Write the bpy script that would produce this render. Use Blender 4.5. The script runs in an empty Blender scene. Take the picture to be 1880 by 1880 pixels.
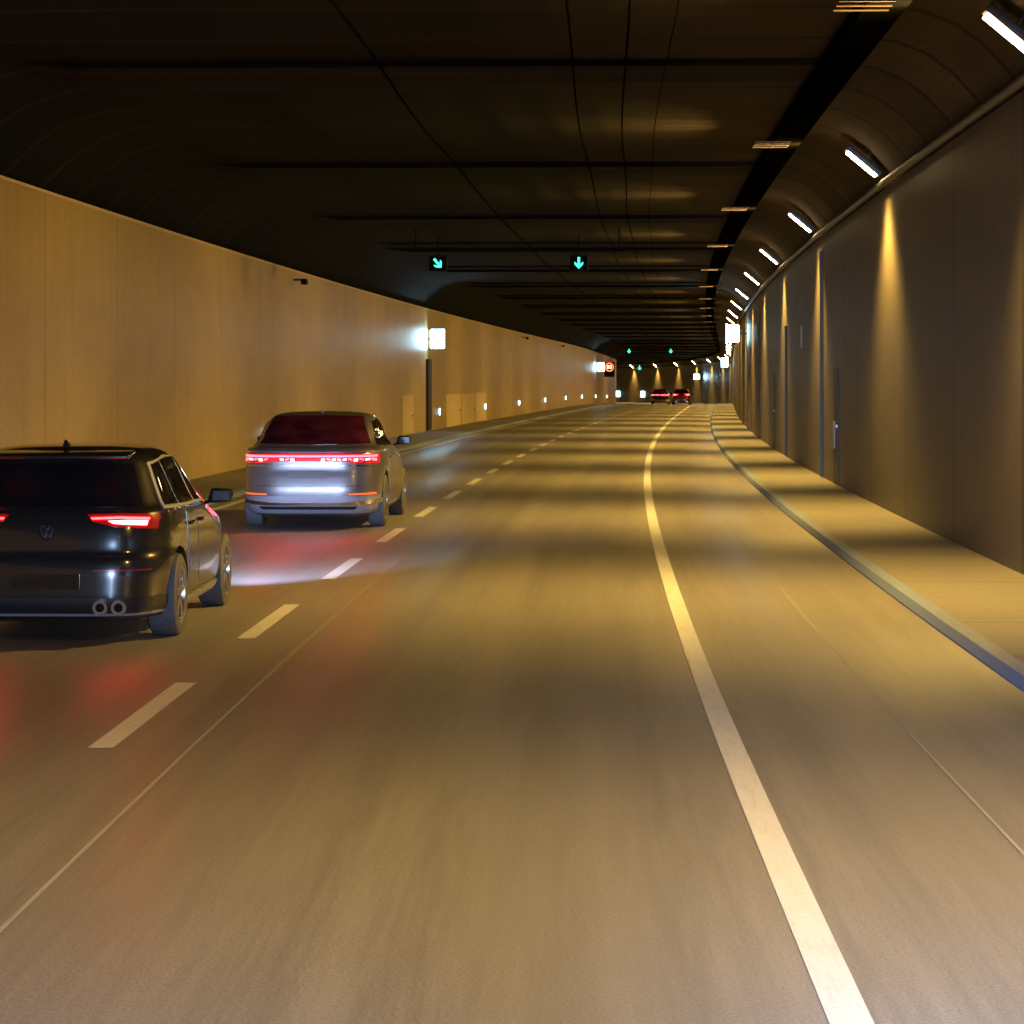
import bpy, bmesh, math, random
from mathutils import Vector, Matrix
from mathutils.bvhtree import BVHTree
random.seed(7)
sc = bpy.context.scene
COL = sc.collection

# ------------------------------------------------------------------ path of the tunnel
BEND = 262
TH = [(-200,.018),(0,.018),(11,.024),(20,.034),(29,.040),(45,.0497),(69,.0627),(99,.0745),(141,.083),(200,.086),(BEND,.086)]
def heading(s):
    if s > BEND: return .086-(s-BEND)/330.0
    for (a,ta),(b,tb) in zip(TH, TH[1:]):
        if s <= b: return ta+(tb-ta)*(s-a)/(b-a)
    return TH[-1][1]
PATH = {}
x, y = 0.90, 0.0
for i in range(0, 5601):
    PATH[i] = (x, y); h = heading(i*.1+.05); x += math.sin(h)*.1; y += math.cos(h)*.1
x, y = 0.90, 0.0
for i in range(-1, -901, -1):
    h = heading(i*.1+.05); x -= math.sin(h)*.1; y -= math.cos(h)*.1; PATH[i] = (x, y)
def zg(s):
    t = min(1, max(0, (s-185)/190.0)); return -1.15*t*t*(3-2*t)
def P(s, off, z=0.0):
    i = int(math.floor(s*10)); f = s*10-i
    a = PATH[max(-900,min(5599,i))]; b = PATH[max(-899,min(5600,i+1))]
    h = heading(s)
    return Vector((a[0]+(b[0]-a[0])*f+math.cos(h)*off, a[1]+(b[1]-a[1])*f-math.sin(h)*off, z+zg(s)))

# ------------------------------------------------------------------ helpers
def mk(name, verts, faces, mat, parent=None, uv=None, smooth=False, sharp=None):
    me = bpy.data.meshes.new(name); me.from_pydata([tuple(v) for v in verts], [], faces); me.update()
    if uv:
        l = me.uv_layers.new(name='UVMap')
        for lp in me.loops: l.data[lp.index].uv = uv[lp.vertex_index]
    if smooth:
        for p in me.polygons: p.use_smooth = True
        if sharp: me.set_sharp_from_angle(angle=math.radians(sharp))
    o = bpy.data.objects.new(name, me); COL.objects.link(o)
    if mat: me.materials.append(mat)
    if parent: o.parent = parent
    return o
def from_bm(name, bm, mat, parent=None, smooth=False, sharp=35):
    bmesh.ops.recalc_face_normals(bm, faces=bm.faces)
    me = bpy.data.meshes.new(name); bm.to_mesh(me); bm.free()
    if smooth:
        for p in me.polygons: p.use_smooth = True
        me.set_sharp_from_angle(angle=math.radians(sharp))
    o = bpy.data.objects.new(name, me); COL.objects.link(o); me.materials.append(mat)
    if parent: o.parent = parent
    return o
def tag(o, label=None, cat=None, group=None, kind=None):
    if label: o['label'] = label
    if cat: o['category'] = cat
    if group: o['group'] = group
    if kind: o['kind'] = kind
    return o
def empty(name, loc, rz=0, parent=None):
    o = bpy.data.objects.new(name, None); COL.objects.link(o); o.location = loc; o.rotation_euler = (0,0,rz)
    o.empty_display_size = .1
    if parent: o.parent = parent
    return o
def bbox(bm, c, size, rot=None, bevel=0):
    m = Matrix.Translation(Vector(c))
    if rot is not None: m = m @ rot
    r = bmesh.ops.create_cube(bm, size=1.0, matrix=m @ Matrix.Diagonal((size[0],size[1],size[2],1)))
    if bevel:
        es = set()
        for v in r['verts']: es.update(v.link_edges)
        bmesh.ops.bevel(bm, geom=list(es), offset=bevel, segments=3, affect='EDGES', profile=.5)
def box(name, c, size, mat, parent=None, rot=None, bevel=0):
    bm = bmesh.new(); bbox(bm, c, size, rot, bevel); return from_bm(name, bm, mat, parent, smooth=bevel > 0)
def cyl(bm, p0, p1, r, seg=16, r2=None):
    p0, p1 = Vector(p0), Vector(p1); d = p1-p0
    q = d.to_track_quat('Z','Y').to_matrix().to_4x4()
    bmesh.ops.create_cone(bm, cap_ends=True, segments=seg, radius1=r, radius2=r if r2 is None else r2, depth=d.length,
                          matrix=Matrix.Translation((p0+p1)/2) @ q)
def frange(a, b, st):
    r = []; v = a
    while v < b-1e-6: r.append(v); v += st
    r.append(b); return r
def sweep(name, prof, mat, s0, s1, parent=None, step=3.0, closed=False, smooth=False, sharp=40):
    S = frange(s0, s1, step); n = len(prof); V = []; UV = []
    for s in S:
        for (o, z, v) in prof: V.append(P(s, o, z)); UV.append((s, v))
    F = []
    m = n if closed else n-1
    for i in range(len(S)-1):
        for j in range(m):
            k = (j+1) % n
            F.append((i*n+j, i*n+k, (i+1)*n+k, (i+1)*n+j))
    if closed:
        F.append(tuple(range(n))); F.append(tuple((len(S)-1)*n+j for j in reversed(range(n))))
    return mk(name, V, F, mat, parent, UV, smooth, sharp)

# ------------------------------------------------------------------ materials
def newmat(name):
    m = bpy.data.materials.new(name); m.use_nodes = True
    nt = m.node_tree; return m, nt, nt.nodes['Principled BSDF']
def plain(name, col, rough=.5, metal=0, emis=None, es=0, coat=0, noise=.12, nscale=8.0, spec=.5):
    m, nt, b = newmat(name)
    b.inputs['Specular IOR Level'].default_value = spec
    b.inputs['Roughness'].default_value = rough; b.inputs['Metallic'].default_value = metal
    b.inputs['Coat Weight'].default_value = coat; b.inputs['Coat Roughness'].default_value = .04
    n = nt.nodes.new('ShaderNodeTexNoise'); n.inputs['Scale'].default_value = nscale; n.inputs['Detail'].default_value = 3
    tc = nt.nodes.new('ShaderNodeTexCoord'); nt.links.new(tc.outputs['Object'], n.inputs['Vector'])
    r = nt.nodes.new('ShaderNodeValToRGB')
    r.color_ramp.elements[0].color = tuple(c*(1-noise) for c in col)+(1,); r.color_ramp.elements[0].position = .3
    r.color_ramp.elements[1].color = tuple(min(1,c*(1+noise)) for c in col)+(1,); r.color_ramp.elements[1].position = .7
    nt.links.new(n.outputs['Fac'], r.inputs['Fac']); nt.links.new(r.outputs['Color'], b.inputs['Base Color'])
    if emis:
        b.inputs['Emission Color'].default_value = emis+(1,); b.inputs['Emission Strength'].default_value = es
    return m
def math_(nt, op, a, b=None, c=None):
    n = nt.nodes.new('ShaderNodeMath'); n.operation = op
    for i, v in enumerate((a, b, c)):
        if v is None: continue
        if isinstance(v, (int, float)): n.inputs[i].default_value = v
        else: nt.links.new(v, n.inputs[i])
    return n.outputs[0]
def mixc(nt, fac, a, b, mode='MIX'):
    n = nt.nodes.new('ShaderNodeMix'); n.data_type = 'RGBA'; n.blend_type = mode
    if isinstance(fac, (int, float)): n.inputs[0].default_value = fac
    else: nt.links.new(fac, n.inputs[0])
    for k, v in ((6, a), (7, b)):
        if isinstance(v, tuple): n.inputs[k].default_value = v+(1,)
        else: nt.links.new(v, n.inputs[k])
    return n.outputs[2]
def uvs(nt):
    tc = nt.nodes.new('ShaderNodeTexCoord'); sp = nt.nodes.new('ShaderNodeSeparateXYZ')
    nt.links.new(tc.outputs['UV'], sp.inputs[0]); return tc, sp.outputs[0], sp.outputs[1]
def noise(nt, vec, scale3, scale=1.0, detail=4, rough=.55):
    mp = nt.nodes.new('ShaderNodeMapping'); mp.inputs['Scale'].default_value = scale3; nt.links.new(vec, mp.inputs['Vector'])
    n = nt.nodes.new('ShaderNodeTexNoise'); n.inputs['Scale'].default_value = scale; n.inputs['Detail'].default_value = detail
    n.inputs['Roughness'].default_value = rough
    nt.links.new(mp.outputs[0], n.inputs['Vector']); return n.outputs['Fac']
def remap(nt, v, a, b, lo, hi):
    n = nt.nodes.new('ShaderNodeMapRange'); nt.links.new(v, n.inputs[0])
    n.inputs[1].default_value = a; n.inputs[2].default_value = b; n.inputs[3].default_value = lo; n.inputs[4].default_value = hi
    return n.outputs[0]
def bump(nt, b, h, strength, dist=.01):
    n = nt.nodes.new('ShaderNodeBump'); n.inputs['Strength'].default_value = strength; n.inputs['Distance'].default_value = dist
    nt.links.new(h, n.inputs['Height']); nt.links.new(n.outputs[0], b.inputs['Normal'])

def asphalt():
    m, nt, b = newmat('asphalt'); tc, u, v = uvs(nt)
    st = noise(nt, tc.outputs['UV'], (.05, 2.2, 1), 1.6, 4, .6)
    st2 = noise(nt, tc.outputs['UV'], (.6, 14, 1), 1.5, 3)
    blot = noise(nt, tc.outputs['UV'], (.09, .25, 1), 1.5, 3)
    gr = noise(nt, tc.outputs['Object'], (1,1,1), 70, 2, .7)
    c = mixc(nt, remap(nt, st, .35, .68, 0, 1), (.13,.12,.112), (.195,.182,.17))
    c = mixc(nt, remap(nt, blot, .3, .7, 0, .6), c, (.125,.117,.112))
    c = mixc(nt, remap(nt, st2, .4, .75, 0, .35), c, (.22,.205,.19))
    tr = math_(nt, 'COSINE', math_(nt, 'MULTIPLY', math_(nt, 'ADD', v, .85), 2*math.pi/1.72))
    c = mixc(nt, remap(nt, tr, .1, 1, 0, .3), c, (.21,.195,.18))
    g = mixc(nt, .6, c, mixc(nt, remap(nt, gr, .3, .7, 0, 1), (.5,.5,.5), (1.5,1.5,1.5)), 'MULTIPLY')
    nt.links.new(g, b.inputs['Base Color'])
    nt.links.new(remap(nt, tr, -1, 1, .54, .38), b.inputs['Roughness'])
    bump(nt, b, gr, .25, .006); return m
def concrete(name, c1, c2, joint, jw=.035, jdark=.35, rough=.75, streak=.5, cell_=.3, ramp=None, fine=.25, spec=.5):
    m, nt, b = newmat(name); tc, u, v = uvs(nt)
    a = noise(nt, tc.outputs['UV'], (.25, .5, 1), 1.2, 4, .6)
    s = noise(nt, tc.outputs['UV'], (2.2, .22, 1), 1.6, 4, .6)
    f = noise(nt, tc.outputs['UV'], (1, 1, 1), 14, 4, .7)
    cell = nt.nodes.new('ShaderNodeTexWhiteNoise'); cell.noise_dimensions = '1D'
    nt.links.new(math_(nt, 'FLOOR', math_(nt, 'DIVIDE', u, joint)), cell.inputs['W'])
    c = mixc(nt, remap(nt, a, .3, .7, 0, 1), c1, c2)
    c = mixc(nt, remap(nt, s, .45, .75, 0, streak), c, tuple(k*.5 for k in c1))
    c = mixc(nt, remap(nt, f, .35, .7, 0, fine), c, tuple(k*.5 for k in c2))
    c = mixc(nt, remap(nt, cell.outputs['Value'], 0, 1, 0, cell_), c, tuple(k*.4 for k in c1))
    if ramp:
        c = mixc(nt, remap(nt, math_(nt, 'ADD', v, math_(nt, 'MULTIPLY', a, 3.0)), ramp[0], ramp[1], 1, 0), c, ramp[2])  # painted light falloff: darker tone at low v
    fr = math_(nt, 'ABSOLUTE', math_(nt, 'SUBTRACT', math_(nt, 'FRACT', math_(nt, 'DIVIDE', u, joint)), .5))
    j = math_(nt, 'GREATER_THAN', fr, .5-jw/joint)
    c = mixc(nt, math_(nt, 'MULTIPLY', j, 1-jdark), c, tuple(k*.15 for k in c1))
    nt.links.new(c, b.inputs['Base Color']); b.inputs['Roughness'].default_value = rough
    b.inputs['Specular IOR Level'].default_value = spec
    return m
def paint_mark(name, col):
    m, nt, b = newmat(name); tc, u, v = uvs(nt)
    a = noise(nt, tc.outputs['UV'], (.5, 6, 1), 4, 4, .7)
    g = noise(nt, tc.outputs['Object'], (1,1,1), 40, 3, .7)
    c = mixc(nt, remap(nt, a, .5, .8, 0, .5), col, tuple(k*.45 for k in col))
    c = mixc(nt, remap(nt, g, .5, .75, 0, .35), c, tuple(k*.5 for k in col))
    nt.links.new(c, b.inputs['Base Color']); b.inputs['Roughness'].default_value = .6; return m

M = {}
M['asphalt'] = asphalt()
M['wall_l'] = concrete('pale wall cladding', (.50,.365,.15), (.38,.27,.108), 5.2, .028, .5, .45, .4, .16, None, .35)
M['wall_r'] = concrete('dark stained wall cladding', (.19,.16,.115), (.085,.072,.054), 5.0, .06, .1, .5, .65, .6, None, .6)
M['ceil'] = concrete('sooty ceiling concrete with painted falloff', (.14,.105,.068), (.05,.038,.027), 2.317, .09, .2, .9, .6, 1.0, (7.5, 12.5, (.004,.005,.008)), .7, .08)  # colour darkens leftward as painted lamp falloff; panel tones imitate bands of light
M['walk'] = concrete('walkway concrete', (.22,.205,.175), (.165,.155,.135), 4.0, .02, .4, .8, .3, .3, None, .4)
M['kerb'] = concrete('kerb stone with headlight tint', (.17,.225,.34), (.14,.185,.28), 1.0, .004, .8, .7, .1, .05)  # blue of the headlights is put into the base colour
M['paint'] = paint_mark('white road paint', (.46,.46,.48))
M['joint'] = paint_mark('road joint sealant', (.25,.24,.23))
M['hatch'] = plain('pale hatch panel', (.56,.43,.24), .5)
M['steel'] = plain('galvanised steel', (.35,.35,.35), .4, .8)
M['darkmetal'] = plain('dark coated metal', (.02,.02,.021), .5, .2)
M['blackbox'] = plain('black housing', (.004,.004,.005), .7, spec=.1)
M['cable'] = plain('black cable sheath', (.003,.003,.003), .8, spec=0)
M['hang'] = plain('dusty bracket steel', (.12,.09,.06), .5, .3)
M['conduit'] = plain('grey conduit', (.08,.075,.07), .5)
M['lampbody'] = plain('lamp housing metal', (.16,.15,.14), .45, .5)
M['lampglass'] = plain('lit lamp glass', (.9,.9,.85), .3, 0, (1,.68,.30), 60)
M['signlit'] = plain('lit white panel', (.8,.85,.9), .4, 0, (.42,.80,1.0), 40)
M['marker'] = plain('lit guide marker', (.8,.9,.9), .4, 0, (.55,.95,1.0), 12)
M['green'] = plain('green lit arrow', (.1,.9,.6), .4, 0, (.05,.95,.62), 2.2)
M['redled'] = plain('red lit ring', (.9,.1,.05), .4, 0, (1,.10,.03), 5)
M['whiteled'] = plain('warm lit digits', (.9,.7,.4), .4, 0, (1,.62,.35), 4)
M['blackpaint'] = plain('black car paint', (.014,.012,.011), .2, .1, coat=1, noise=.05)
M['silverpaint'] = plain('silver grey car paint', (.16,.148,.148), .34, .65, coat=.4, noise=.03)
M['redpaint'] = plain('dark red car paint', (.16,.012,.01), .28, .2, coat=1, noise=.03)
M['bluepaint'] = plain('dark blue car paint', (.012,.016,.03), .28, .2, coat=1, noise=.03)
M['glass'] = plain('tinted window glass', (.010,.009,.010), .04, 0, coat=1, noise=.02)
M['smoked'] = plain('smoked rear glass', (.006,.005,.007), .3, 0, noise=.3, nscale=3, spec=.3)
M['redreflglass'] = plain('rear glass with painted red reflection', (.05,.007,.011), .07, 0, coat=1, noise=.6, nscale=3)  # dark red base colour imitates red reflections in the glass
M['chrome'] = plain('chrome trim', (.7,.7,.7), .14, 1, noise=.02)
M['satin'] = plain('satin trim', (.24,.24,.27), .45, .4, noise=.02, spec=.4)
M['dimbadge'] = plain('dim badge metal', (.02,.02,.024), .5, .5, noise=.02)
M['plastic'] = plain('black plastic', (.010,.010,.012), .35, noise=.1)
M['matt'] = plain('matt black plastic', (.008,.008,.009), .7, noise=.1, spec=.15)
M['rubber'] = plain('tyre rubber', (.06,.06,.065), .75, noise=.2, nscale=30)
M['rim'] = plain('alloy rim', (.42,.38,.34), .3, .9, noise=.05)
M['redlens'] = plain('red lens', (.12,.004,.004), .12, 0, (1,.01,.015), .22, coat=1, noise=.02)
M['barlens'] = plain('glowing red bar lens', (.2,.004,.008), .12, 0, (1,.01,.02), 1.1, coat=1, noise=.02)
M['redglow'] = plain('glowing red tail light', (.6,.03,.03), .3, 0, (1,.007,.008), 65)
M['redhot'] = plain('bright core of tail light', (.9,.3,.25), .3, 0, (1,.035,.035), 62)
M['redbar'] = plain('red light bar', (.5,.02,.03), .3, 0, (1,.012,.02), 38)
M['amber'] = plain('amber reflector with painted glow', (.6,.12,.02), .3, 0, (1,.18,.03), .6)  # small emission imitates light returned by the reflector
M['reflector'] = plain('red reflector with painted glow', (.2,.01,.01), .2, 0, (1,.02,.02), .05)  # faint emission paints in a thin red reflection
M['plate'] = plain('pale plate', (.40,.41,.43), .45, noise=.03)
M['headlens'] = plain('lit headlight', (.9,.9,.9), .2, 0, (.8,.9,1), 6)

# ------------------------------------------------------------------ road and walkways
S0, S1 = -40, 480
road = sweep('road', [(o, 0, o) for o in (-7.12,-5.2,-3.43,-1.7,0,1.0,2.04)], M['asphalt'], S0, S1); tag(road, 'grey asphalt tunnel road with two lanes and a hard shoulder', 'road', kind='structure')
ground = mk('ground', [(-900,-900,-2.6),(900,-900,-2.6),(900,900,-2.6),(-900,900,-2.6)], [(0,1,2,3)], M['walk'], uv=[(0,0),(100,0),(100,100),(0,100)])
tag(ground, 'dark ground under the tunnel', 'ground', kind='structure')
sweep('edge_line', [(-.07,.004,0),(.07,.004,.14)], M['paint'], S0, S1, road, 2)
sweep('edge_line', [(-6.86,.004,0),(-6.72,.004,.14)], M['paint'], S0, S1, road, 2)
s = 13.55-5.8*2
while s < 300:
    sweep('lane_dash', [(-3.51,.004,0),(-3.37,.004,.14)], M['paint'], s, s+2.95, road, 1.5); s += 5.8
sweep('paving_joint', [(-2.96,.004,0),(-2.938,.004,.03)], M['joint'], S0, 200, road, 3)
sweep('paving_joint', [(1.033,.004,0),(1.05,.004,.03)], M['joint'], S0, 200, road, 3)
def kerb(o0, o1):
    sg = 1 if o1 > o0 else -1
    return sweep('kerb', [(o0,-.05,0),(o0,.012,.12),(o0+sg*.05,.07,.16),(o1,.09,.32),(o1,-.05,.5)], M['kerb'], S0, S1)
tag(kerb(2.02, 2.17), 'stone kerb coloured headlight blue grey along the right hand walkway', 'kerb', kind='structure')
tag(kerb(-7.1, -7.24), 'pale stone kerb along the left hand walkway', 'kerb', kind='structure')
tag(sweep('pavement', [(2.17,.084,0),(2.8,.084,.64),(3.52,.084,1.36)], M['walk'], S0, S1), 'narrow concrete walkway below the right tunnel wall', 'pavement', kind='structure')
tag(sweep('pavement', [(-9.0,.084,0),(-8,.084,1),(-7.24,.084,1.74)], M['walk'], S0, S1), 'narrow concrete walkway below the left tunnel wall', 'pavement', kind='structure')

# ------------------------------------------------------------------ walls and ceiling
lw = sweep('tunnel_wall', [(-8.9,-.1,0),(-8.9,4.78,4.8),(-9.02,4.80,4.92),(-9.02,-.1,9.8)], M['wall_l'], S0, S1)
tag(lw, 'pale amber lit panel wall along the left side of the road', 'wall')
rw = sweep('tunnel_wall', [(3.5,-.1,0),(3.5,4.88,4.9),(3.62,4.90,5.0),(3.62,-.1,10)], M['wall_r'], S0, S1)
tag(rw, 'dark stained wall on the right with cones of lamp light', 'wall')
sweep('coping', [(-8.87,4.75,0),(-8.87,4.80,.07),(-8.96,4.80,.17),(-8.96,4.75,.24)], M['hatch'], S0, S1, lw, 3)
hp = [(-9.3,-.5,-2),(-9.3,4.7,-1.4),(-9.05,4.95,-1.2),(-8.7,5.3,-.7),(-8.2,5.62,-.1),(-7.6,5.8,.4),(-5,5.8,3),(-2,5.8,6),(1,5.8,9),(2.2,5.8,10.2),(2.55,5.76,10.5),(2.9,5.62,10.9),(3.2,5.40,11.3),(3.45,5.12,11.7),(3.6,4.86,12),(3.9,4.7,12.4),(3.9,-.5,17)]
ceil = sweep('tunnel_ceiling', hp, M['ceil'], S0, S1, smooth=True, sharp=30); tag(ceil, 'sooty concrete tunnel ceiling, light falloff painted in, with shallow cross beams', 'ceiling', kind='structure')
LAMP0, LSP = 23.4, 13.9
def ribs(s, w, d):
    V=[];F=[];UV=[]
    pr = [(-7.7,5.78),(2.3,5.78)]; lo = [(-7.0,5.80-d),(2.15,5.80-d)]
    ring = [(a,b+.03) for a,b in pr]+[(a,b) for a,b in reversed(lo)]
    for ss in (s-w/2, s+w/2):
        for (a,b) in ring: V.append(P(ss,a,b)); UV.append((ss,a+6))
    n=len(ring)
    for j in range(n): F.append((j,(j+1)%n,n+(j+1)%n,n+j))
    F.append(tuple(range(n))); F.append(tuple(n+j for j in reversed(range(n))))
    return mk('ceiling_beam', V, F, M['ceil'], ceil, UV)
for i in range(-3, 26):
    ribs(LAMP0+LSP*(i+.5), 1.6, .08)
    if i > 2: ribs(LAMP0+LSP*i+3.4, .3, .05)
def hatch(s0, s1, z0, z1):
    h = sweep('service_hatch', [(-8.885,z0,0),(-8.885,z1,1),(-8.91,z1,1.1),(-8.91,z0,2.1)], M['hatch'], s0, s1, lw, 2, closed=True)
    sweep('handle', [(-8.86,z0+.6,0),(-8.86,z0+.66,.06),(-8.885,z0+.66,.1),(-8.885,z0+.6,.2)], M['darkmetal'], s1-.5, s1-.3, h, 1, closed=True)
hatch(87.5, 91, .12, 1.5); hatch(103, 109.2, .12, 1.45); hatch(109.6, 115.8, .12, 1.45); hatch(116.2, 122, .12, 1.45)
for s_, z0, z1 in ((50.2,.12,4.6),(63.5,.12,3.4),(84.5,.12,4.4),(97,.12,2.6)):
    sweep('cover_strip', [(3.44,z0,0),(3.44,z1,1),(3.502,z1,1.1),(3.502,z0,2)], M['wall_r'], s_, s_+.35, rw, 1, closed=True)
for s_ in (46.2, 70.5):
    d_ = sweep('door', [(3.485,.12,0),(3.485,2.25,2),(3.505,2.25,2.1),(3.505,.12,4)], M['darkmetal'], s_, s_+1.1, rw, 1.2, closed=True)
    sweep('handle', [(3.45,1.15,0),(3.45,1.2,.06),(3.485,1.2,.1),(3.485,1.15,.2)], M['steel'], s_+.1, s_+.3, d_, 1, closed=True)
def tube(name, off, z, r, mat, s0, s1, wob=0, parent=None):
    S = frange(s0, s1, 2.0); V=[];F=[]; n=8
    for i, s in enumerate(S):
        dz = -abs(math.sin(s*math.pi/LSP))*wob; dx = math.sin(s*.31)*wob*.6
        for j in range(n):
            a = 2*math.pi*j/n; V.append(P(s, off+dx+math.cos(a)*r, z+dz+math.sin(a)*r))
    for i in range(len(S)-1):
        for j in range(n):
            kk=(j+1)%n; F.append((i*n+j,i*n+kk,(i+1)*n+kk,(i+1)*n+j))
    return mk(name, V, F, mat, parent, smooth=True)
tag(tube('conduit', 3.42, 4.93, .055, M['conduit'], S0, 420), 'long grey pipe running along the top edge of the dark right wall', 'pipe')
for off, r, lab in ((-1.03,.012,'left of the two close cables strung along the middle of the ceiling'),(-.42,.012,'right of the two close cables strung along the middle of the ceiling'),(-3.28,.015,'single wavy cable along the ceiling above the lane dashes'),(.05,.006,'thinnest faint cable on the ceiling nearest the cable tray')):
    tag(tube('ceiling_cable', off, 5.68 if off != .05 else 5.69, r, M['cable'], S0, 300, .035), lab, 'cable', )
tray = empty('cable_tray', P(20, 2.0, 5.55)); tag(tray, 'black cable tray hung under the ceiling beside the row of lamps', 'cable tray')
def child_abs(o, par, loc): o.parent = par; o.matrix_parent_inverse = Matrix.Translation(-Vector(loc)); return o
t1 = sweep('tray_channel', [(1.80,5.68,0),(1.80,5.52,.1),(2.20,5.52,.6),(2.20,5.68,.7)], M['cable'], S0, 400); child_abs(t1, tray, tray.location)
t2 = sweep('tray_cable', [(1.85,5.60,0),(1.90,5.64,.1),(2.0,5.64,.6),(2.05,5.60,.7)], M['cable'], S0, 400); child_abs(t2, tray, tray.location)
for i in range(-2, 26):
    for q in (-.5, -.2, .1, .4):
        if i > 8 and q != .1: continue
        s = LAMP0+LSP*i+q
        bm = bmesh.new(); h = heading(s); R = Matrix.Rotation(-h, 4, 'Z')
        bbox(bm, P(s,1.78,5.51), (.52,.04,.012), R)
        o = from_bm('hanger', bm, M['hang']); child_abs(o, tray, tray.location)

# ------------------------------------------------------------------ lamps
ORD = ['nearest','second nearest','third nearest','fourth nearest','fifth nearest','sixth nearest','seventh nearest','eighth nearest','ninth nearest','tenth nearest','eleventh nearest','twelfth nearest','thirteenth nearest','fourteenth nearest','fifteenth nearest','sixteenth nearest','seventeenth nearest','eighteenth nearest','nineteenth nearest','twentieth nearest']
al = bpy.data.lights.new('lamp_flood','AREA'); al.shape='RECTANGLE'; al.size=.56; al.size_y=.2; al.energy=320; al.color=(1.0,.60,.10); al.spread=math.radians(118)
sl = bpy.data.lights.new('lamp_downlight','SPOT'); sl.energy=4400; sl.color=(1.0,.60,.12); sl.spot_size=math.radians(122); sl.spot_blend=.60; sl.shadow_soft_size=.25
sl_dim = sl.copy(); sl_dim.energy = 2600
ul = bpy.data.lights.new('lamp_spill','SPOT'); ul.energy=1500; ul.color=(1,.58,.17); ul.spot_size=math.radians(54); ul.spot_blend=1.0; ul.shadow_soft_size=.10
a40 = math.radians(40)
nrm = Vector((-math.sin(a40),0,-math.cos(a40)))
R40 = Matrix.Rotation(a40, 4, 'Y')
def make_lamp():
    e = empty('tunnel_lamp', (0,0,0))
    box('lamp_housing', -nrm*.06, (.64,.28,.09), M['lampbody'], e, R40, .015)
    box('diffuser', nrm*.0, (.56,.22,.03), M['lampglass'], e, R40, .008)
    for yy in (-.1,.1):
        bm = bmesh.new(); cyl(bm, Vector((0,yy,0))-nrm*.1, Vector((0,yy,0))-nrm*.3, .015, 8)
        from_bm('bracket', bm, M['steel'], e)
    for nm_, dat, d, lc in (('lamp_flood', al, (-math.sin(math.radians(64)),0,-math.cos(math.radians(64))), nrm*.04),
                        ('lamp_downlight', sl, (-math.sin(math.radians(18)),0,-math.cos(math.radians(18))), nrm*.05),
                        ('lamp_spill', ul, (-.92,0,.36), Vector((-.30,0,.02)))):
        l = bpy.data.objects.new(nm_, dat); COL.objects.link(l); l.parent = e; l.location = lc
        l.rotation_euler = Vector(d).to_track_quat('-Z','Y').to_euler()
    return e
def dup(root, skip=()):
    r = root.copy(); COL.objects.link(r)
    for ch in root.children:
        if skip and ch.name.startswith(skip): continue
        c = ch.copy(); COL.objects.link(c); c.parent = r
        for g in ch.children:
            d = g.copy(); COL.objects.link(d); d.parent = c
    return r
proto = make_lamp(); first = True
for i in [0]+[-2,-1]+list(range(1,28)):
    s = LAMP0+LSP*i
    sk = ()
    if i > 13 and i % 2: sk += ('lamp_flood',)
    if i < -1 or i > 9: sk += ('lamp_spill',)
    e = proto if first else dup(proto, sk)
    first = False
    if i == -1:
        for c in e.children:
            if c.name.startswith('lamp_downlight'): c.data = sl_dim
    e.location = P(s, 3.1, 5.22); e.rotation_euler = (0,0,-heading(s))
    if i < 0:
        tag(e, 'lit white lamp on the right haunch behind the camera', 'lamp', 'lamps along the right hand edge of the ceiling')
    elif i < 14:
        tag(e, f'{ORD[i]} lit lamp in view in the row above the dark right wall', 'lamp', 'lamps along the right hand edge of the ceiling')
    else:
        tag(e, 'tiny lit lamp far away where the tunnel bends left', 'lamp', 'far lamps at the bend of the tunnel')

# ------------------------------------------------------------------ lit signs
def lit_sign(s, off, z, w, h, wall_off, label):
    e = empty('emergency_sign', P(s, off, z), -heading(s)); tag(e, label, 'sign', 'lit box signs on the tunnel walls')
    box('sign_box', (0,.05,0), (w+.06,.16,h+.06), M['blackbox'], e, None, .02)
    box('lit_panel', (0,-.035,0), (w,.02,h), M['signlit'], e, None, .004)
    sg = 1 if wall_off > off else -1
    d = abs(wall_off-off)
    box('lit_side', (sg*(w/2+.032),.05,0), (.01,.12,h*.9), M['signlit'], e)
    box('bracket', (sg*(d/2+w/4),.05,0), (max(.05,d-w/2),.05,.05), M['darkmetal'], e)
    return e
lit_sign(96, -8.50, 3.63, .52, .74, -8.9, 'glowing white box sign on the left wall above a dark upright strip')
lit_sign(228, -8.45, 3.45, .55, .78, -8.9, 'small glowing white box sign on the left wall beside the speed sign')
lit_sign(104, 2.9, 3.98, .50, .72, 3.5, 'large glowing white box sign projecting from the right wall')
lit_sign(222, 2.75, 3.75, .55, .8, 3.5, 'small glowing white box sign far along the right wall')
lit_sign(310, 2.7, 3.4, .7, .6, 3.5, 'tiny glowing white sign at the distant bend')
wp = sweep('wall_post', [(-8.80,.12,0),(-8.80,2.85,2),(-8.90,2.85,2.1),(-8.90,.12,4)], M['darkmetal'], 95.4, 96.6, None, 1, closed=True)
tag(wp, 'dark upright strip on the left wall below the glowing sign', 'post')
for s_ in (352, 366):
    o = box('lit_niche', (0,0,0), (.05,2.2,.8), M['marker']); o.location = P(s_, 3.44, 1.3); o.rotation_euler = (0,0,-heading(s_))
    tag(o, 'low glowing niche panel on the far wall at the bend, %s one' % ('right' if s_ == 352 else 'left'), 'light panel', 'niche lights at the bend')
e = empty('speed_sign', P(229, -7.75, 3.35), -heading(229)); tag(e, 'square black variable speed sign with lit red ring on left wall', 'sign')
box('sign_box', (0,.08,-.12), (.95,.16,1.35), M['blackbox'], e, None, .02)
bm = bmesh.new()
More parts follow.
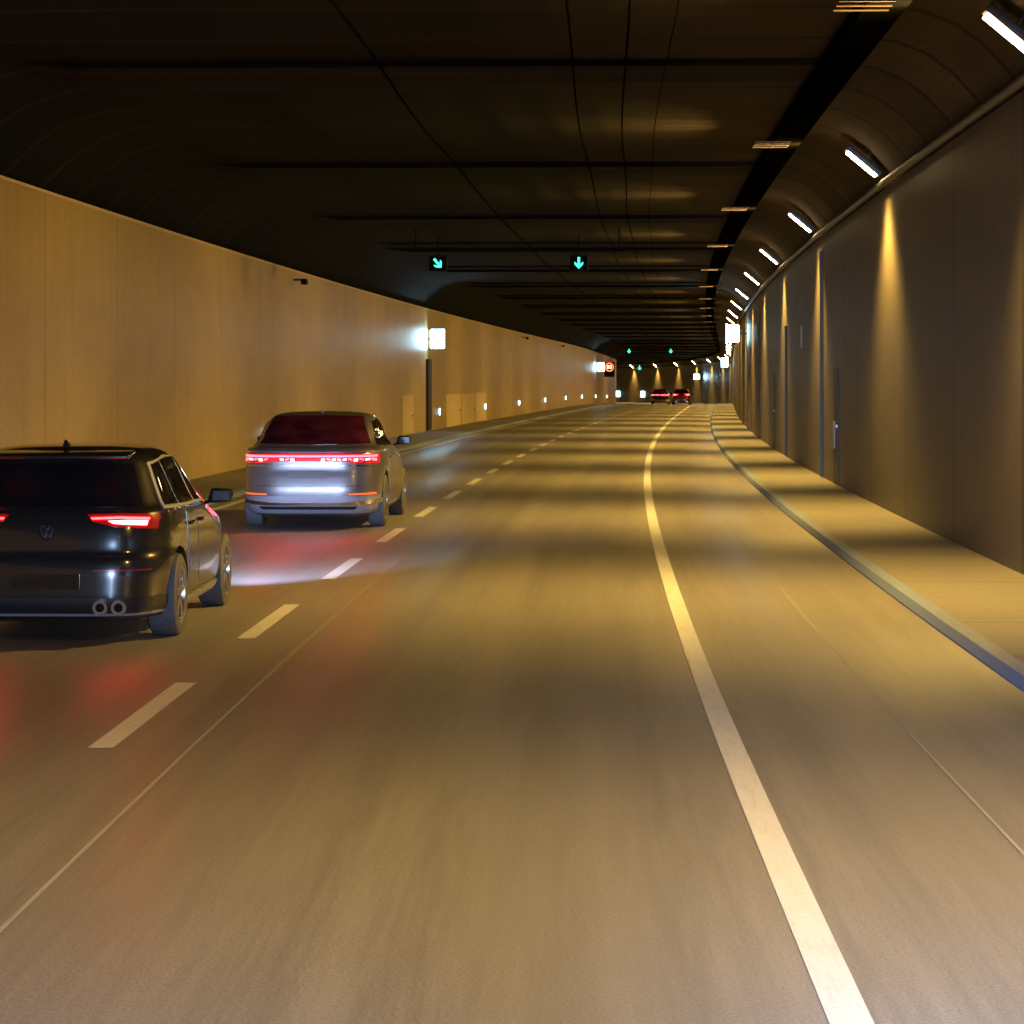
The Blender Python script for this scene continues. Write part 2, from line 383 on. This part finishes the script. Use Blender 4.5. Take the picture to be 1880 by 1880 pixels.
for k in range(40):
    a0, a1 = 2*math.pi*k/40, 2*math.pi*(k+1)/40
    vs = [bm.verts.new((math.cos(a)*r, -.012, math.sin(a)*r+.1)) for a, r in ((a0,.40),(a1,.40),(a1,.31),(a0,.31))]; bm.faces.new(vs)
bmesh.ops.remove_doubles(bm, verts=bm.verts, dist=.0005)
from_bm('red_ring', bm, M['redled'], e)
cu = bpy.data.curves.new('digits','FONT'); cu.body='80'; cu.size=.46; cu.align_x='CENTER'; cu.align_y='CENTER'; cu.extrude=.004
to = bpy.data.objects.new('digits', cu); COL.objects.link(to)
me = bpy.data.meshes.new_from_object(to.evaluated_get(bpy.context.evaluated_depsgraph_get())); bpy.data.objects.remove(to)
to = bpy.data.objects.new('digits', me); COL.objects.link(to); me.materials.clear(); me.materials.append(M['whiteled'])
to.parent = e; to.location = (0,-.02,.1); to.rotation_euler = (math.pi/2,0,0)
box('bracket', (-.75,.08,.1), (.6,.06,.06), M['darkmetal'], e)
for i in range(0, 10):
    s = 58+21*i
    e = empty('guide_light', P(s, -8.9, .78), -heading(s))
    box('backplate', (.02,0,0), (.04,.30,.34), M['darkmetal'], e, None, .005)
    box('lens', (.05,-.02,0), (.05,.16,.26), M['marker'], e, None, .005)
    tag(e, f'{ORD[i]} small cyan guide light low on the left wall', 'guide light', 'guide lights along the foot of the left wall')
for s_, lab in ((62.5,'small dark bracket box at the top of the left wall above the silver car'),(145,'small dark wall camera high on the left wall past the lit sign'),(178,'farthest small dark wall camera high on the left wall')):
    e = empty('wall_camera', P(s_, -8.9, 4.5), -heading(s_)); tag(e, lab, 'camera')
    box('bracket', (.12,0,.05), (.24,.05,.05), M['darkmetal'], e); box('camera_body', (.28,-.05,0), (.14,.36,.14), M['blackbox'], e, None, .02)
for s_, z_, lab in ((57.0,3.0,'small pale plate on the right wall below the third cone of light'),(47.0,1.0,'small pale plate low on the dark right wall')):
    o = box('wall_plate', (0,0,0), (.03,.35,.5), M['plate'], None, None, .004); o.location = P(s_,3.48,z_); o.rotation_euler=(0,0,-heading(s_)); tag(o, lab, 'plate')

# ------------------------------------------------------------------ lane signals
def arrow(ang, sc_=1):
    pts = [(-.032,.17),(.032,.17),(.032,-.05),(.12,.04),(.12,-.035),(0,-.16),(-.12,-.035),(-.12,.04),(-.032,-.05)]
    ca, sa = math.cos(ang), math.sin(ang)
    V = [((px*ca-pz*sa)*sc_, 0, (px*sa+pz*ca)*sc_) for px, pz in pts]; V2 = [(a,.02,c) for a,b,c in V]
    n = len(V); F = [tuple(range(n)), tuple(n+i for i in reversed(range(n)))]+[(i,(i+1)%n,n+(i+1)%n,n+i) for i in range(n)]
    return V+V2, F
def signal(s, off, z, ang, label, asc=.85):
    e = empty('lane_signal', P(s, off, z), -heading(s)); tag(e, label, 'lane signal', 'green lane signals hung from the ceiling')
    box('signal_box', (0,.12,0), (.44,.2,.38), M['blackbox'], e, None, .02)
    V, F = arrow(ang, asc); o = mk('arrow', [(a,b-.02,c) for a,b,c in V], F, M['green'], e)
    box('bracket', (0,.12,.45), (.03,.04,.52), M['blackbox'], e)
    return e
signal(61, -5.13, 4.88, math.radians(38), 'nearer left lane signal with slanting green arrow')
signal(61, -1.68, 4.88, 0, 'nearer right lane signal with green arrow pointing straight down')
signal(205, -5.0, 4.5, 0, 'farther lane signal with green arrow over the left lane', 1.1)
signal(205, -1.6, 4.5, 0, 'farther lane signal with green arrow over the right lane', 1.1)
signal(318, -3.4, 4.6, 0, 'farthest tiny green lane signal at the bend', 1.8)
h = heading(61)
e = empty('signal_beam', P(61, -3.2, 5.2), -h); tag(e, 'dark horizontal beam carrying the two near lane signals', 'beam')
box('crossbar', (0,.3,0), (5.4,.06,.05), M['blackbox'], e)
for xx in (-2.5,2.5): box('hanger', (xx,.3,.31), (.03,.03,.5), M['blackbox'], e)

# ------------------------------------------------------------------ cars
def mono(vals):
    n = len(vals); d = [vals[i+1]-vals[i] for i in range(n-1)]
    m = [d[0]]+[0 if d[i-1]*d[i] <= 0 else 2*d[i-1]*d[i]/(d[i-1]+d[i]) for i in range(1,n-1)]+[d[-1]]
    def f(t):
        i = min(n-2, max(0,int(t))); u = t-i
        return (2*u**3-3*u*u+1)*vals[i]+(u**3-2*u*u+u)*m[i]+(-2*u**3+3*u*u)*vals[i+1]+(u**3-u*u)*m[i+1]
    return f
def body_mesh(keys, per=5, na=112):
    fs = [mono([k[j] for k in keys]) for j in range(5)]
    N = (len(keys)-1)*per; V=[];F=[]
    for i in range(N+1):
        z, yr, yf, w, nn = [f(i/per) for f in fs]
        cy, ly = (yr+yf)/2, (yf-yr)/2
        for j in range(na):
            a = 2*math.pi*(j+.5)/na; c, s = math.cos(a), math.sin(a)
            ee = 2/nn if s < 0 else 2/max(2.6,(nn-1.6))
            X = w*math.copysign(abs(c)**ee, c); Y = cy+ly*math.copysign(abs(s)**ee, s)
            V.append((X,Y,z))
    for i in range(N):
        for j in range(na):
            k=(j+1)%na; F.append((i*na+j,i*na+k,(i+1)*na+k,(i+1)*na+j))
    F.append(tuple(reversed(range(na)))); F.append(tuple(N*na+j for j in range(na)))
    return V, F
def lathe(prof, seg=40):
    V=[];F=[]; n=len(prof)
    for i in range(seg):
        a=2*math.pi*i/seg
        for (xx,r) in prof: V.append((xx, math.cos(a)*r, math.sin(a)*r))
    for i in range(seg):
        k=(i+1)%seg
        for j in range(n-1): F.append((i*n+j,i*n+j+1,k*n+j+1,k*n+j))
    return V,F
def make_wheel(parent, x, y, R, side, w=.235):
    e = empty('wheel', (x,y,R), 0, parent)
    hw = w/2
    V,F = lathe([(-hw*.8,R*.66),(-hw,R*.72),(-hw,R*.88),(-hw*.86,R*.97),(-hw*.5,R),(hw*.5,R),(hw*.86,R*.97),(hw,R*.88),(hw,R*.72),(hw*.8,R*.66)])
    mk('tyre', V, F, M['rubber'], e, smooth=True, sharp=40)
    bm = bmesh.new()
    V,F = lathe([(side*hw*.82,R*.74),(side*hw*.98,R*.71),(side*hw*.92,R*.64),(side*hw*.5,R*.62),(-side*hw*.7,R*.60),(-side*hw*.8,R*.68)])
    vs = [bm.verts.new(v) for v in V]
    for f in F: bm.faces.new([vs[i] for i in f])
    cyl(bm, (side*hw*.2,0,0), (side*hw*.72,0,0), R*.17, 20)
    for k in range(5):
        for dd in (-.16,.16):
            a = 2*math.pi*k/5+dd; rot = Matrix.Rotation(a,4,'X')
            bbox(bm, rot @ Vector((side*hw*.72,0,R*.38)), (.03,.038,R*.58), rot)
    from_bm('rim', bm, M['rim'], e, True, 30)
    bm = bmesh.new(); cyl(bm, (-side*hw*.2,0,0),(side*hw*.1,0,0), R*.45, 24)
    from_bm('brake_disc', bm, M['darkmetal'], e)
    return e
def make_car(name, loc, rz, kind, paint, lamps=True):
    root = empty(name, loc, rz)
    if kind == 'hatch':
        keys = [(.17,.16,4.10,.78,5.5),(.22,.06,4.18,.86,5.5),(.36,.0,4.25,.90,5.5),(.52,.0,4.27,.91,5.5),(.64,.015,4.26,.91,5.5),(.70,.05,4.20,.905,5.5),(.80,.06,4.0,.90,5.5),(.90,.075,3.5,.89,5.3),(.99,.11,3.1,.875,5),(1.05,.17,2.95,.84,4.8),(1.17,.27,2.75,.785,4.8),(1.31,.38,2.5,.725,4.8),(1.40,.44,2.28,.675,4.6),(1.45,.49,2.1,.61,4.4),(1.48,.62,1.9,.50,4),(1.497,.85,1.65,.32,3.5),(1.502,1.1,1.4,.08,3)]
        rw_, fw_, R, tx = .82, 3.44, .325, .795
    else:
        keys = [(.19,.22,4.98,.84,5.5),(.25,.09,5.07,.92,5.5),(.38,.02,5.13,.955,5.5),(.54,.0,5.16,.967,5.5),(.70,.02,5.14,.967,5.5),(.82,.045,5.0,.962,5.5),(.92,.05,4.65,.95,5.3),(1.0,.055,4.2,.94,5.2),(1.05,.075,3.98,.93,5),(1.085,.18,3.85,.91,4.8),(1.12,.42,3.75,.875,4.8),(1.18,.60,3.6,.835,4.8),(1.34,.92,3.25,.785,4.8),(1.46,1.22,2.9,.73,4.6),(1.52,1.42,2.65,.67,4.4),(1.555,1.65,2.4,.56,4),(1.572,1.85,2.2,.34,3.5),(1.578,1.95,2.1,.08,3)]
        rw_, fw_, R, tx = 1.13, 4.14, .36, .845
    V, F = body_mesh(keys)
    bvh = BVHTree.FromPolygons([Vector(v) for v in V], F)
    body = mk('body', V, F, M[paint], root, smooth=True)
    bm = bmesh.new()
    for yy in (rw_, fw_):
        for sx in (-1,1): cyl(bm, (sx*.58,yy,R+.01), (sx*1.2,yy,R+.01), R+.045, 40)
    cme = bpy.data.meshes.new('cutter'); bm.to_mesh(cme); bm.free()
    cut = bpy.data.objects.new('cutter', cme); COL.objects.link(cut); cut.parent = root
    md = body.modifiers.new('arch','BOOLEAN'); md.operation='DIFFERENCE'; md.object=cut; md.solver='EXACT'
    bpy.context.view_layer.update()
    nm = bpy.data.meshes.new_from_object(body.evaluated_get(bpy.context.evaluated_depsgraph_get()))
    body.modifiers.clear(); body.data = nm
    for p in nm.polygons: p.use_smooth = True
    nm.set_sharp_from_angle(angle=math.radians(38))
    bpy.data.objects.remove(cut)
    def hit(view, a, b):
        if view == 'rear': o, d = Vector((a,-3,b)), Vector((0,1,0))
        elif view == 'front': o, d = Vector((a,9,b)), Vector((0,-1,0))
        elif view == 'right': o, d = Vector((4,a,b)), Vector((-1,0,0))
        elif view == 'left': o, d = Vector((-4,a,b)), Vector((1,0,0))
        elif view == 'top': o, d = Vector((a,b,5)), Vector((0,0,-1))
        r = bvh.ray_cast(o, d)
        if r[0] is None:
            nr = bvh.find_nearest(o+d*3); return nr[0], nr[1]
        nn_ = r[1]
        if nn_.dot(d) > 0: nn_ = -nn_
        return r[0], nn_
    def patch(name, view, top, bot, mat, e=.006, parent=None, nu=14, nv=6, inset=.012):
        def ev(pl, t):
            t *= len(pl)-1; i = min(len(pl)-2, int(t)); u = t-i
            return (pl[i][0]+(pl[i+1][0]-pl[i][0])*u, pl[i][1]+(pl[i+1][1]-pl[i][1])*u)
        V=[];F=[]
        for lay in (e, -inset):
            for i in range(nv+1):
                for j in range(nu+1):
                    a, b = ev(top,j/nu), ev(bot,j/nu); t=i/nv
                    p, nn_ = hit(view, a[0]+(b[0]-a[0])*t, a[1]+(b[1]-a[1])*t); V.append(p+nn_*lay)
        N = (nu+1)*(nv+1)
        q = nu+1
        for i in range(nv):
            for j in range(nu): F.append((i*q+j,i*q+j+1,(i+1)*q+j+1,(i+1)*q+j))
        ring = [j for j in range(q)]+[i*q+nu for i in range(1,nv+1)]+[nv*q+j for j in range(nu-1,-1,-1)]+[i*q for i in range(nv-1,0,-1)]
        for a, b in zip(ring, ring[1:]+ring[:1]): F.append((a,b,N+b,N+a))
        bm = bmesh.new(); vs=[bm.verts.new(v) for v in V]
        for f in F:
            try: bm.faces.new([vs[k] for k in f])
            except ValueError: pass
        loose = [v for v in bm.verts if not v.link_faces]
        bmesh.ops.delete(bm, geom=loose, context='VERTS')
        return from_bm(name, bm, mat, parent or root, True, 40)
    if kind == 'hatch':
        patch('rear_window','rear',[(-.58,1.36),(.58,1.36)],[(-.69,1.04),(.69,1.04)],M['smoked'],.006)
        patch('bumper','rear',[(-.88,.36),(.88,.36)],[(-.80,.2),(.80,.2)],M['plastic'],.010,nu=24)
        patch('bumper_trim','rear',[(-.84,.243),(.84,.243)],[(-.83,.230),(.83,.230)],M['satin'],.018,nu=24,nv=2)
        patch('tailgate_seam','rear',[(-.62,.68),(.62,.68)],[(-.62,.672),(.62,.672)],M['plastic'],.003,nu=24,nv=1)
        for sg in (1,-1):
            tp = [(.30*sg,.985),(.55*sg,.992),(.80*sg,.982)]; bt = [(.34*sg,.935),(.50*sg,.895),(.80*sg,.870)]
            t = patch('tail_light','rear',tp,bt,M['redlens'],.008)
            if lamps:
                patch('light_guide','rear',[(.33*sg,.960),(.55*sg,.966),(.745*sg,.956)],[(.34*sg,.947),(.55*sg,.952),(.745*sg,.940)],M['redglow'],.014,t,nv=2)
                patch('light_guide','rear',[(.46*sg,.936),(.60*sg,.940),(.735*sg,.935)],[(.50*sg,.916),(.60*sg,.908),(.73*sg,.900)],M['redhot'],.014,t,nv=3)
            patch('tail_light','right' if sg>0 else 'left',[(.17,.970),(.40,.962)],[(.15,.875),(.32,.91)],M['redlens'],.007,nv=4)
            patch('reflector','rear',[(.36*sg,.572),(.77*sg,.572)],[(.36*sg,.562),(.77*sg,.562)],M['reflector'],.008,nv=2)
            for dx in (.42,.56):
                bm = bmesh.new()
                Vv,Fv = lathe([(0,.034),(0,.056),(.02,.060),(.16,.056)],24)
                vs=[bm.verts.new((b+dx*sg, -.035+a_, c+.29)) for (a_,b,c) in Vv]
                for ff in Fv: bm.faces.new([vs[k_] for k_ in ff])
                ex = from_bm('exhaust_pipe', bm, M['chrome'], root, True, 50)
                bm = bmesh.new(); cyl(bm, (dx*sg,-.01,.29),(dx*sg,.02,.29),.037,20); from_bm('pipe_bore', bm, M['blackbox'], ex)
        patch('number_plate','rear',[(-.26,.54),(.26,.54)],[(-.26,.43),(.26,.43)],M['glass'],.010,nv=2)
        for sd in ('right','left'):
            sg = 1 if sd=='right' else -1
            patch('window_trim',sd,[(.66,1.365),(1.3,1.405),(2.2,1.375)],[(.50,1.01),(1.6,1.0),(2.92,.99)],M['satin'],.005,nu=24)
            patch('side_window',sd,[(.70,1.345),(.96,1.37)],[(.56,1.035),(.98,1.028)],M['glass'],.009)
            patch('side_window',sd,[(1.0,1.372),(1.35,1.385),(1.66,1.38)],[(1.02,1.026),(1.35,1.02),(1.70,1.018)],M['glass'],.009)
            patch('side_window',sd,[(1.74,1.378),(2.0,1.365),(2.17,1.35)],[(1.78,1.018),(2.2,1.012),(2.84,1.01)],M['glass'],.009)
            for (a,b_) in ((1.22,1.70),(1.74,2.86)):
                patch('door_seal',sd,[(a-.014,.975),(b_+.014,.975)],[(a-.014,.30),(b_+.014,.30)],M['plastic'],.0015,nu=8)
                d_ = patch('door',sd,[(a,.96),(b_,.96)],[(a,.31),(b_,.31)],M[paint],.005,nu=8)
                box('handle', (sg*.915, a+.18,.86), (.03,.20,.03), M[paint], d_, None, .01)
            patch('sill',sd,[(1.25,.27),(3.0,.27)],[(1.25,.20),(3.0,.20)],M['satin'],.012,nu=10)
        box('spoiler', (0,.34,1.435), (1.20,.34,.035), M[paint], root, Matrix.Rotation(math.radians(5),4,'X'), .015)
        box('wiper', (.1,.225,1.085), (.5,.02,.02), M['plastic'], root, Matrix.Rotation(math.radians(-4),4,'Y'), .006)
        em = empty('badge', (0,.07,.86), 0, root)
        bm = bmesh.new()
        Vt,Ft=lathe([(-.006,.058),(-.012,.061),(-.006,.066),(0,.066),(0,.058),(-.006,.058)],32)
        vs=[bm.verts.new((b,a,c)) for a,b,c in Vt]
        for ff in Ft: bm.faces.new([vs[k_] for k_ in ff])
        from_bm('ring', bm, M['dimbadge'], em, True)
        bm = bmesh.new()
        def stroke(p, q, w=.011):
            p=Vector((p[0],-.008,p[1])); q=Vector((q[0],-.008,q[1])); d=q-p
            bbox(bm,(p+q)/2,(w,.006,d.length),d.to_track_quat('Z','Y').to_matrix().to_4x4())
        stroke((-.026,.052),(0,.008)); stroke((.026,.052),(0,.008))
        stroke((-.050,.030),(-.022,-.046)); stroke((-.022,-.046),(0,-.004)); stroke((0,-.004),(.022,-.046)); stroke((.022,-.046),(.050,.030))
        from_bm('emblem', bm, M['dimbadge'], em)
        em.location.y = hit('rear',0,.86)[0].y-.004
        fin_y, mir_y, mz = .78, 2.62, 1.02
    else:
        patch('rear_window','rear',[(-.61,1.51),(0,1.525),(.61,1.51)],[(-.77,1.15),(0,1.135),(.77,1.15)],M['redreflglass'],.006,nu=18,nv=10)
        patch('boot_lip','rear',[(-.84,1.072),(.84,1.072)],[(-.84,1.04),(.84,1.04)],M[paint],.03,nu=24,nv=3)
        lb = patch('light_bar','rear',[(-.91,1.015),(.91,1.015)],[(-.91,.895),(-.3,.925),(.3,.925),(.91,.895)],M['barlens'],.007,nu=36)
        patch('light_strip','rear',[(-.885,1.005),(.885,1.005)],[(-.885,.980),(.885,.980)],M['redbar'],.014,lb,nu=36,nv=2)
        if lamps:
            for sg in (1,-1):
                for k_ in range(10):
                    if sg < 0 and k_ in (3,4): continue
                    x_ = .18+k_*.072
                    dz = .012 if k_ % 2 else 0
                    hgt = .022 if k_ % 3 else .034
                    patch('light_segment','rear',[(sg*x_,.958+dz),(sg*(x_+.05),.966-dz*.5)],[(sg*x_,.958+dz-hgt),(sg*(x_+.05),.962-dz*.5-hgt)],M['redglow'] if k_%2 else M['redhot'],.014,lb,nu=2,nv=1)
        patch('chrome_strip','rear',[(-.85,.875),(.85,.875)],[(-.85,.86),(.85,.86)],M['chrome'],.008,nu=30,nv=1)
        patch('number_plate','rear',[(-.26,.80),(.26,.80)],[(-.26,.69),(.26,.69)],M['silverpaint'],.010,nv=2)
        patch('boot_seam','rear',[(-.70,.60),(.70,.60)],[(-.70,.592),(.70,.592)],M['plastic'],.003,nu=24,nv=1)
        patch('bumper','rear',[(-.93,.46),(.93,.46)],[(-.86,.23),(.86,.23)],M['satin'],.008,nu=28)
        patch('bumper_trim','rear',[(-.93,.42),(-.5,.38),(.5,.38),(.93,.42)],[(-.93,.36),(-.5,.34),(.5,.34),(.93,.36)],M['chrome'],.022,nu=28,nv=2)
        patch('lower_grille','rear',[(-.66,.325),(.66,.325)],[(-.62,.285),(.62,.285)],M['plastic'],.014,nu=28,nv=2)
        for sg in (1,-1):
            patch('reflector','rear',[(.55*sg,.495),(.88*sg,.505)],[(.55*sg,.475),(.88*sg,.475)],M['amber'],.012,nv=2)
            patch('tail_light','right' if sg>0 else 'left',[(.16,1.01),(.42,.985)],[(.16,.90),(.34,.93)],M['redlens'],.007,nv=4)
        for sd in ('right','left'):
            sg = 1 if sd=='right' else -1
            patch('window_trim',sd,[(1.45,1.445),(2.2,1.475),(2.75,1.445)],[(.95,1.11),(2.3,1.09),(3.62,1.08)],M['chrome'],.005,nu=24)
            patch('side_window',sd,[(1.48,1.42),(1.70,1.435)],[(1.06,1.13),(1.66,1.118)],M['glass'],.009)
            patch('side_window',sd,[(1.74,1.437),(2.1,1.45),(2.32,1.445)],[(1.70,1.118),(2.1,1.112),(2.40,1.11)],M['glass'],.009)
            patch('side_window',sd,[(2.38,1.443),(2.6,1.43),(2.74,1.42)],[(2.46,1.11),(2.9,1.105),(3.52,1.10)],M['glass'],.009)
            for (a,b_) in ((1.60,2.40),(2.44,3.52)):
                patch('door_seal',sd,[(a-.014,1.055),(b_+.014,1.055)],[(a-.014,.31),(b_+.014,.31)],M['plastic'],.0015,nu=8)
                d_ = patch('door',sd,[(a,1.04),(b_,1.04)],[(a,.32),(b_,.32)],M[paint],.005,nu=8)
                box('handle', (sg*.965, a+.2,.93), (.03,.22,.03), M['chrome'], d_, None, .01)
            patch('sill',sd,[(1.6,.31),(3.6,.31)],[(1.6,.285),(3.6,.285)],M['chrome'],.010,nu=10,nv=2)
        fin_y, mir_y, mz = 1.75, 3.25, 1.14
    patch('windscreen','front',[(-.5,1.40),(.5,1.40)],[(-.70,1.10),(.70,1.10)],M['glass'],.006)
    for sg in (1,-1):
        patch('headlight','front',[(.45*sg,.74),(.78*sg,.76)],[(.48*sg,.66),(.78*sg,.66)],M['headlens'] if kind=='hatch' else M['chrome'],.008,nv=2)
    patch('grille','front',[(-.4,.62),(.4,.62)],[(-.4,.32),(.4,.32)],M['plastic'],.008)
    wmax = max(k[3] for k in keys)
    for sg in (1,-1):
        m_ = empty('mirror', (sg*(wmax+.07),mir_y,mz), 0, root)
        bm = bmesh.new(); bbox(bm, (0,0,0), (.20,.12,.13), None, .035)
        for v in bm.verts:
            if v.co.z < 0: v.co.x -= sg*.018
            if v.co.x*sg > .04: v.co.z *= .85
        from_bm('mirror_shell', bm, M['matt'], m_, True, 50)
        box('mirror_stalk', (-sg*.11,.0,-.05), (.12,.06,.03), M['matt'], m_, Matrix.Rotation(sg*math.radians(-20),4,'Y'), .008)
        bm = bmesh.new(); bbox(bm, (0,-.062,0), (.15,.006,.085), None, .002)
        from_bm('mirror_glass', bm, M['smoked'], m_)
        make_wheel(root, sg*tx, rw_, R, sg); make_wheel(root, sg*tx, fw_, R, sg)
    zt = hit('top',0,fin_y)[0].z-.008
    mk('aerial', [(-.025,fin_y-.02,zt),(.025,fin_y-.02,zt),(.025,fin_y+.15,zt),(-.025,fin_y+.15,zt),(-.006,fin_y-.01,zt+.055),(.006,fin_y-.01,zt+.055)],
       [(0,1,2,3),(0,4,5,1),(1,5,2),(0,3,4),(3,2,5,4)], M[paint], root)
    box('underbody', (0,(rw_+fw_)/2,.25), (1.15,fw_-rw_+1.1,.12), M['plastic'], root)
    return root
def put(D, X): return (X, D, zg(D))
golf = make_car('car', put(18.95, -3.53), -.022, 'hatch', 'blackpaint')
tag(golf, 'black hatchback with glowing red tail light and twin exhausts, nearest on the left', 'car')
audi = make_car('car', put(33.55, -2.74), -.040, 'sedan', 'silverpaint')
tag(audi, 'silver saloon car with full width red light bar ahead of the black hatchback', 'car')
p = P(238, -1.35); c3 = make_car('car', tuple(p), -heading(238), 'hatch', 'redpaint'); tag(c3, 'distant dark red car with tail lights on in the right lane', 'car', 'far cars ahead')
p = P(258, -3.9); c4 = make_car('car', tuple(p), -heading(258), 'sedan', 'bluepaint'); tag(c4, 'distant dark car with tail lights on in the left lane', 'car', 'far cars ahead')

def headlamp(loc, d, energy, size=50, col=(.42,.60,1.0), blend=1.0, parent=None):
    l = bpy.data.lights.new('headlight_beam','SPOT'); l.energy=energy; l.color=col; l.spot_size=math.radians(size); l.spot_blend=blend; l.shadow_soft_size=.12
    o = bpy.data.objects.new('headlight_beam', l); COL.objects.link(o); o.location=loc; o.rotation_euler=Vector(d).to_track_quat('-Z','Y').to_euler()
    if parent: o.parent = parent
    return o
for sx in (-.6,.6):
    headlamp((sx,4.40,.66), (0.12 if sx > 0 else -.14,1,-.13), 4200, 44, (.46,.60,1.0), parent=golf)
headlamp((-.75,1.5,.9), (-.12,1,-.20), 8500, 48)
headlamp((.75,1.5,.9), (.26,1,-.16), 27000, 44, (.34,.56,1.0))

# ------------------------------------------------------------------ world, camera
w = bpy.data.worlds.new('World'); sc.world = w; w.use_nodes = True
nt = w.node_tree; sky = nt.nodes.new('ShaderNodeTexSky'); sky.sky_type='NISHITA'; sky.sun_disc=False
sky.sun_elevation=math.radians(1); sky.sun_rotation=math.radians(200)
nt.links.new(sky.outputs[0], nt.nodes['Background'].inputs[0]); nt.nodes['Background'].inputs[1].default_value=.01
cam = bpy.data.cameras.new('Camera'); co = bpy.data.objects.new('Camera', cam); COL.objects.link(co)
co.location=(0,0,2.0); co.rotation_euler=(math.pi/2,0,0); cam.sensor_width=36; cam.lens=36*4600/1880; cam.shift_y=-240/1880
cam.clip_start=.1; cam.clip_end=2000; sc.camera=co
sc.view_settings.view_transform='Standard'; sc.view_settings.look='None'; sc.view_settings.exposure=0
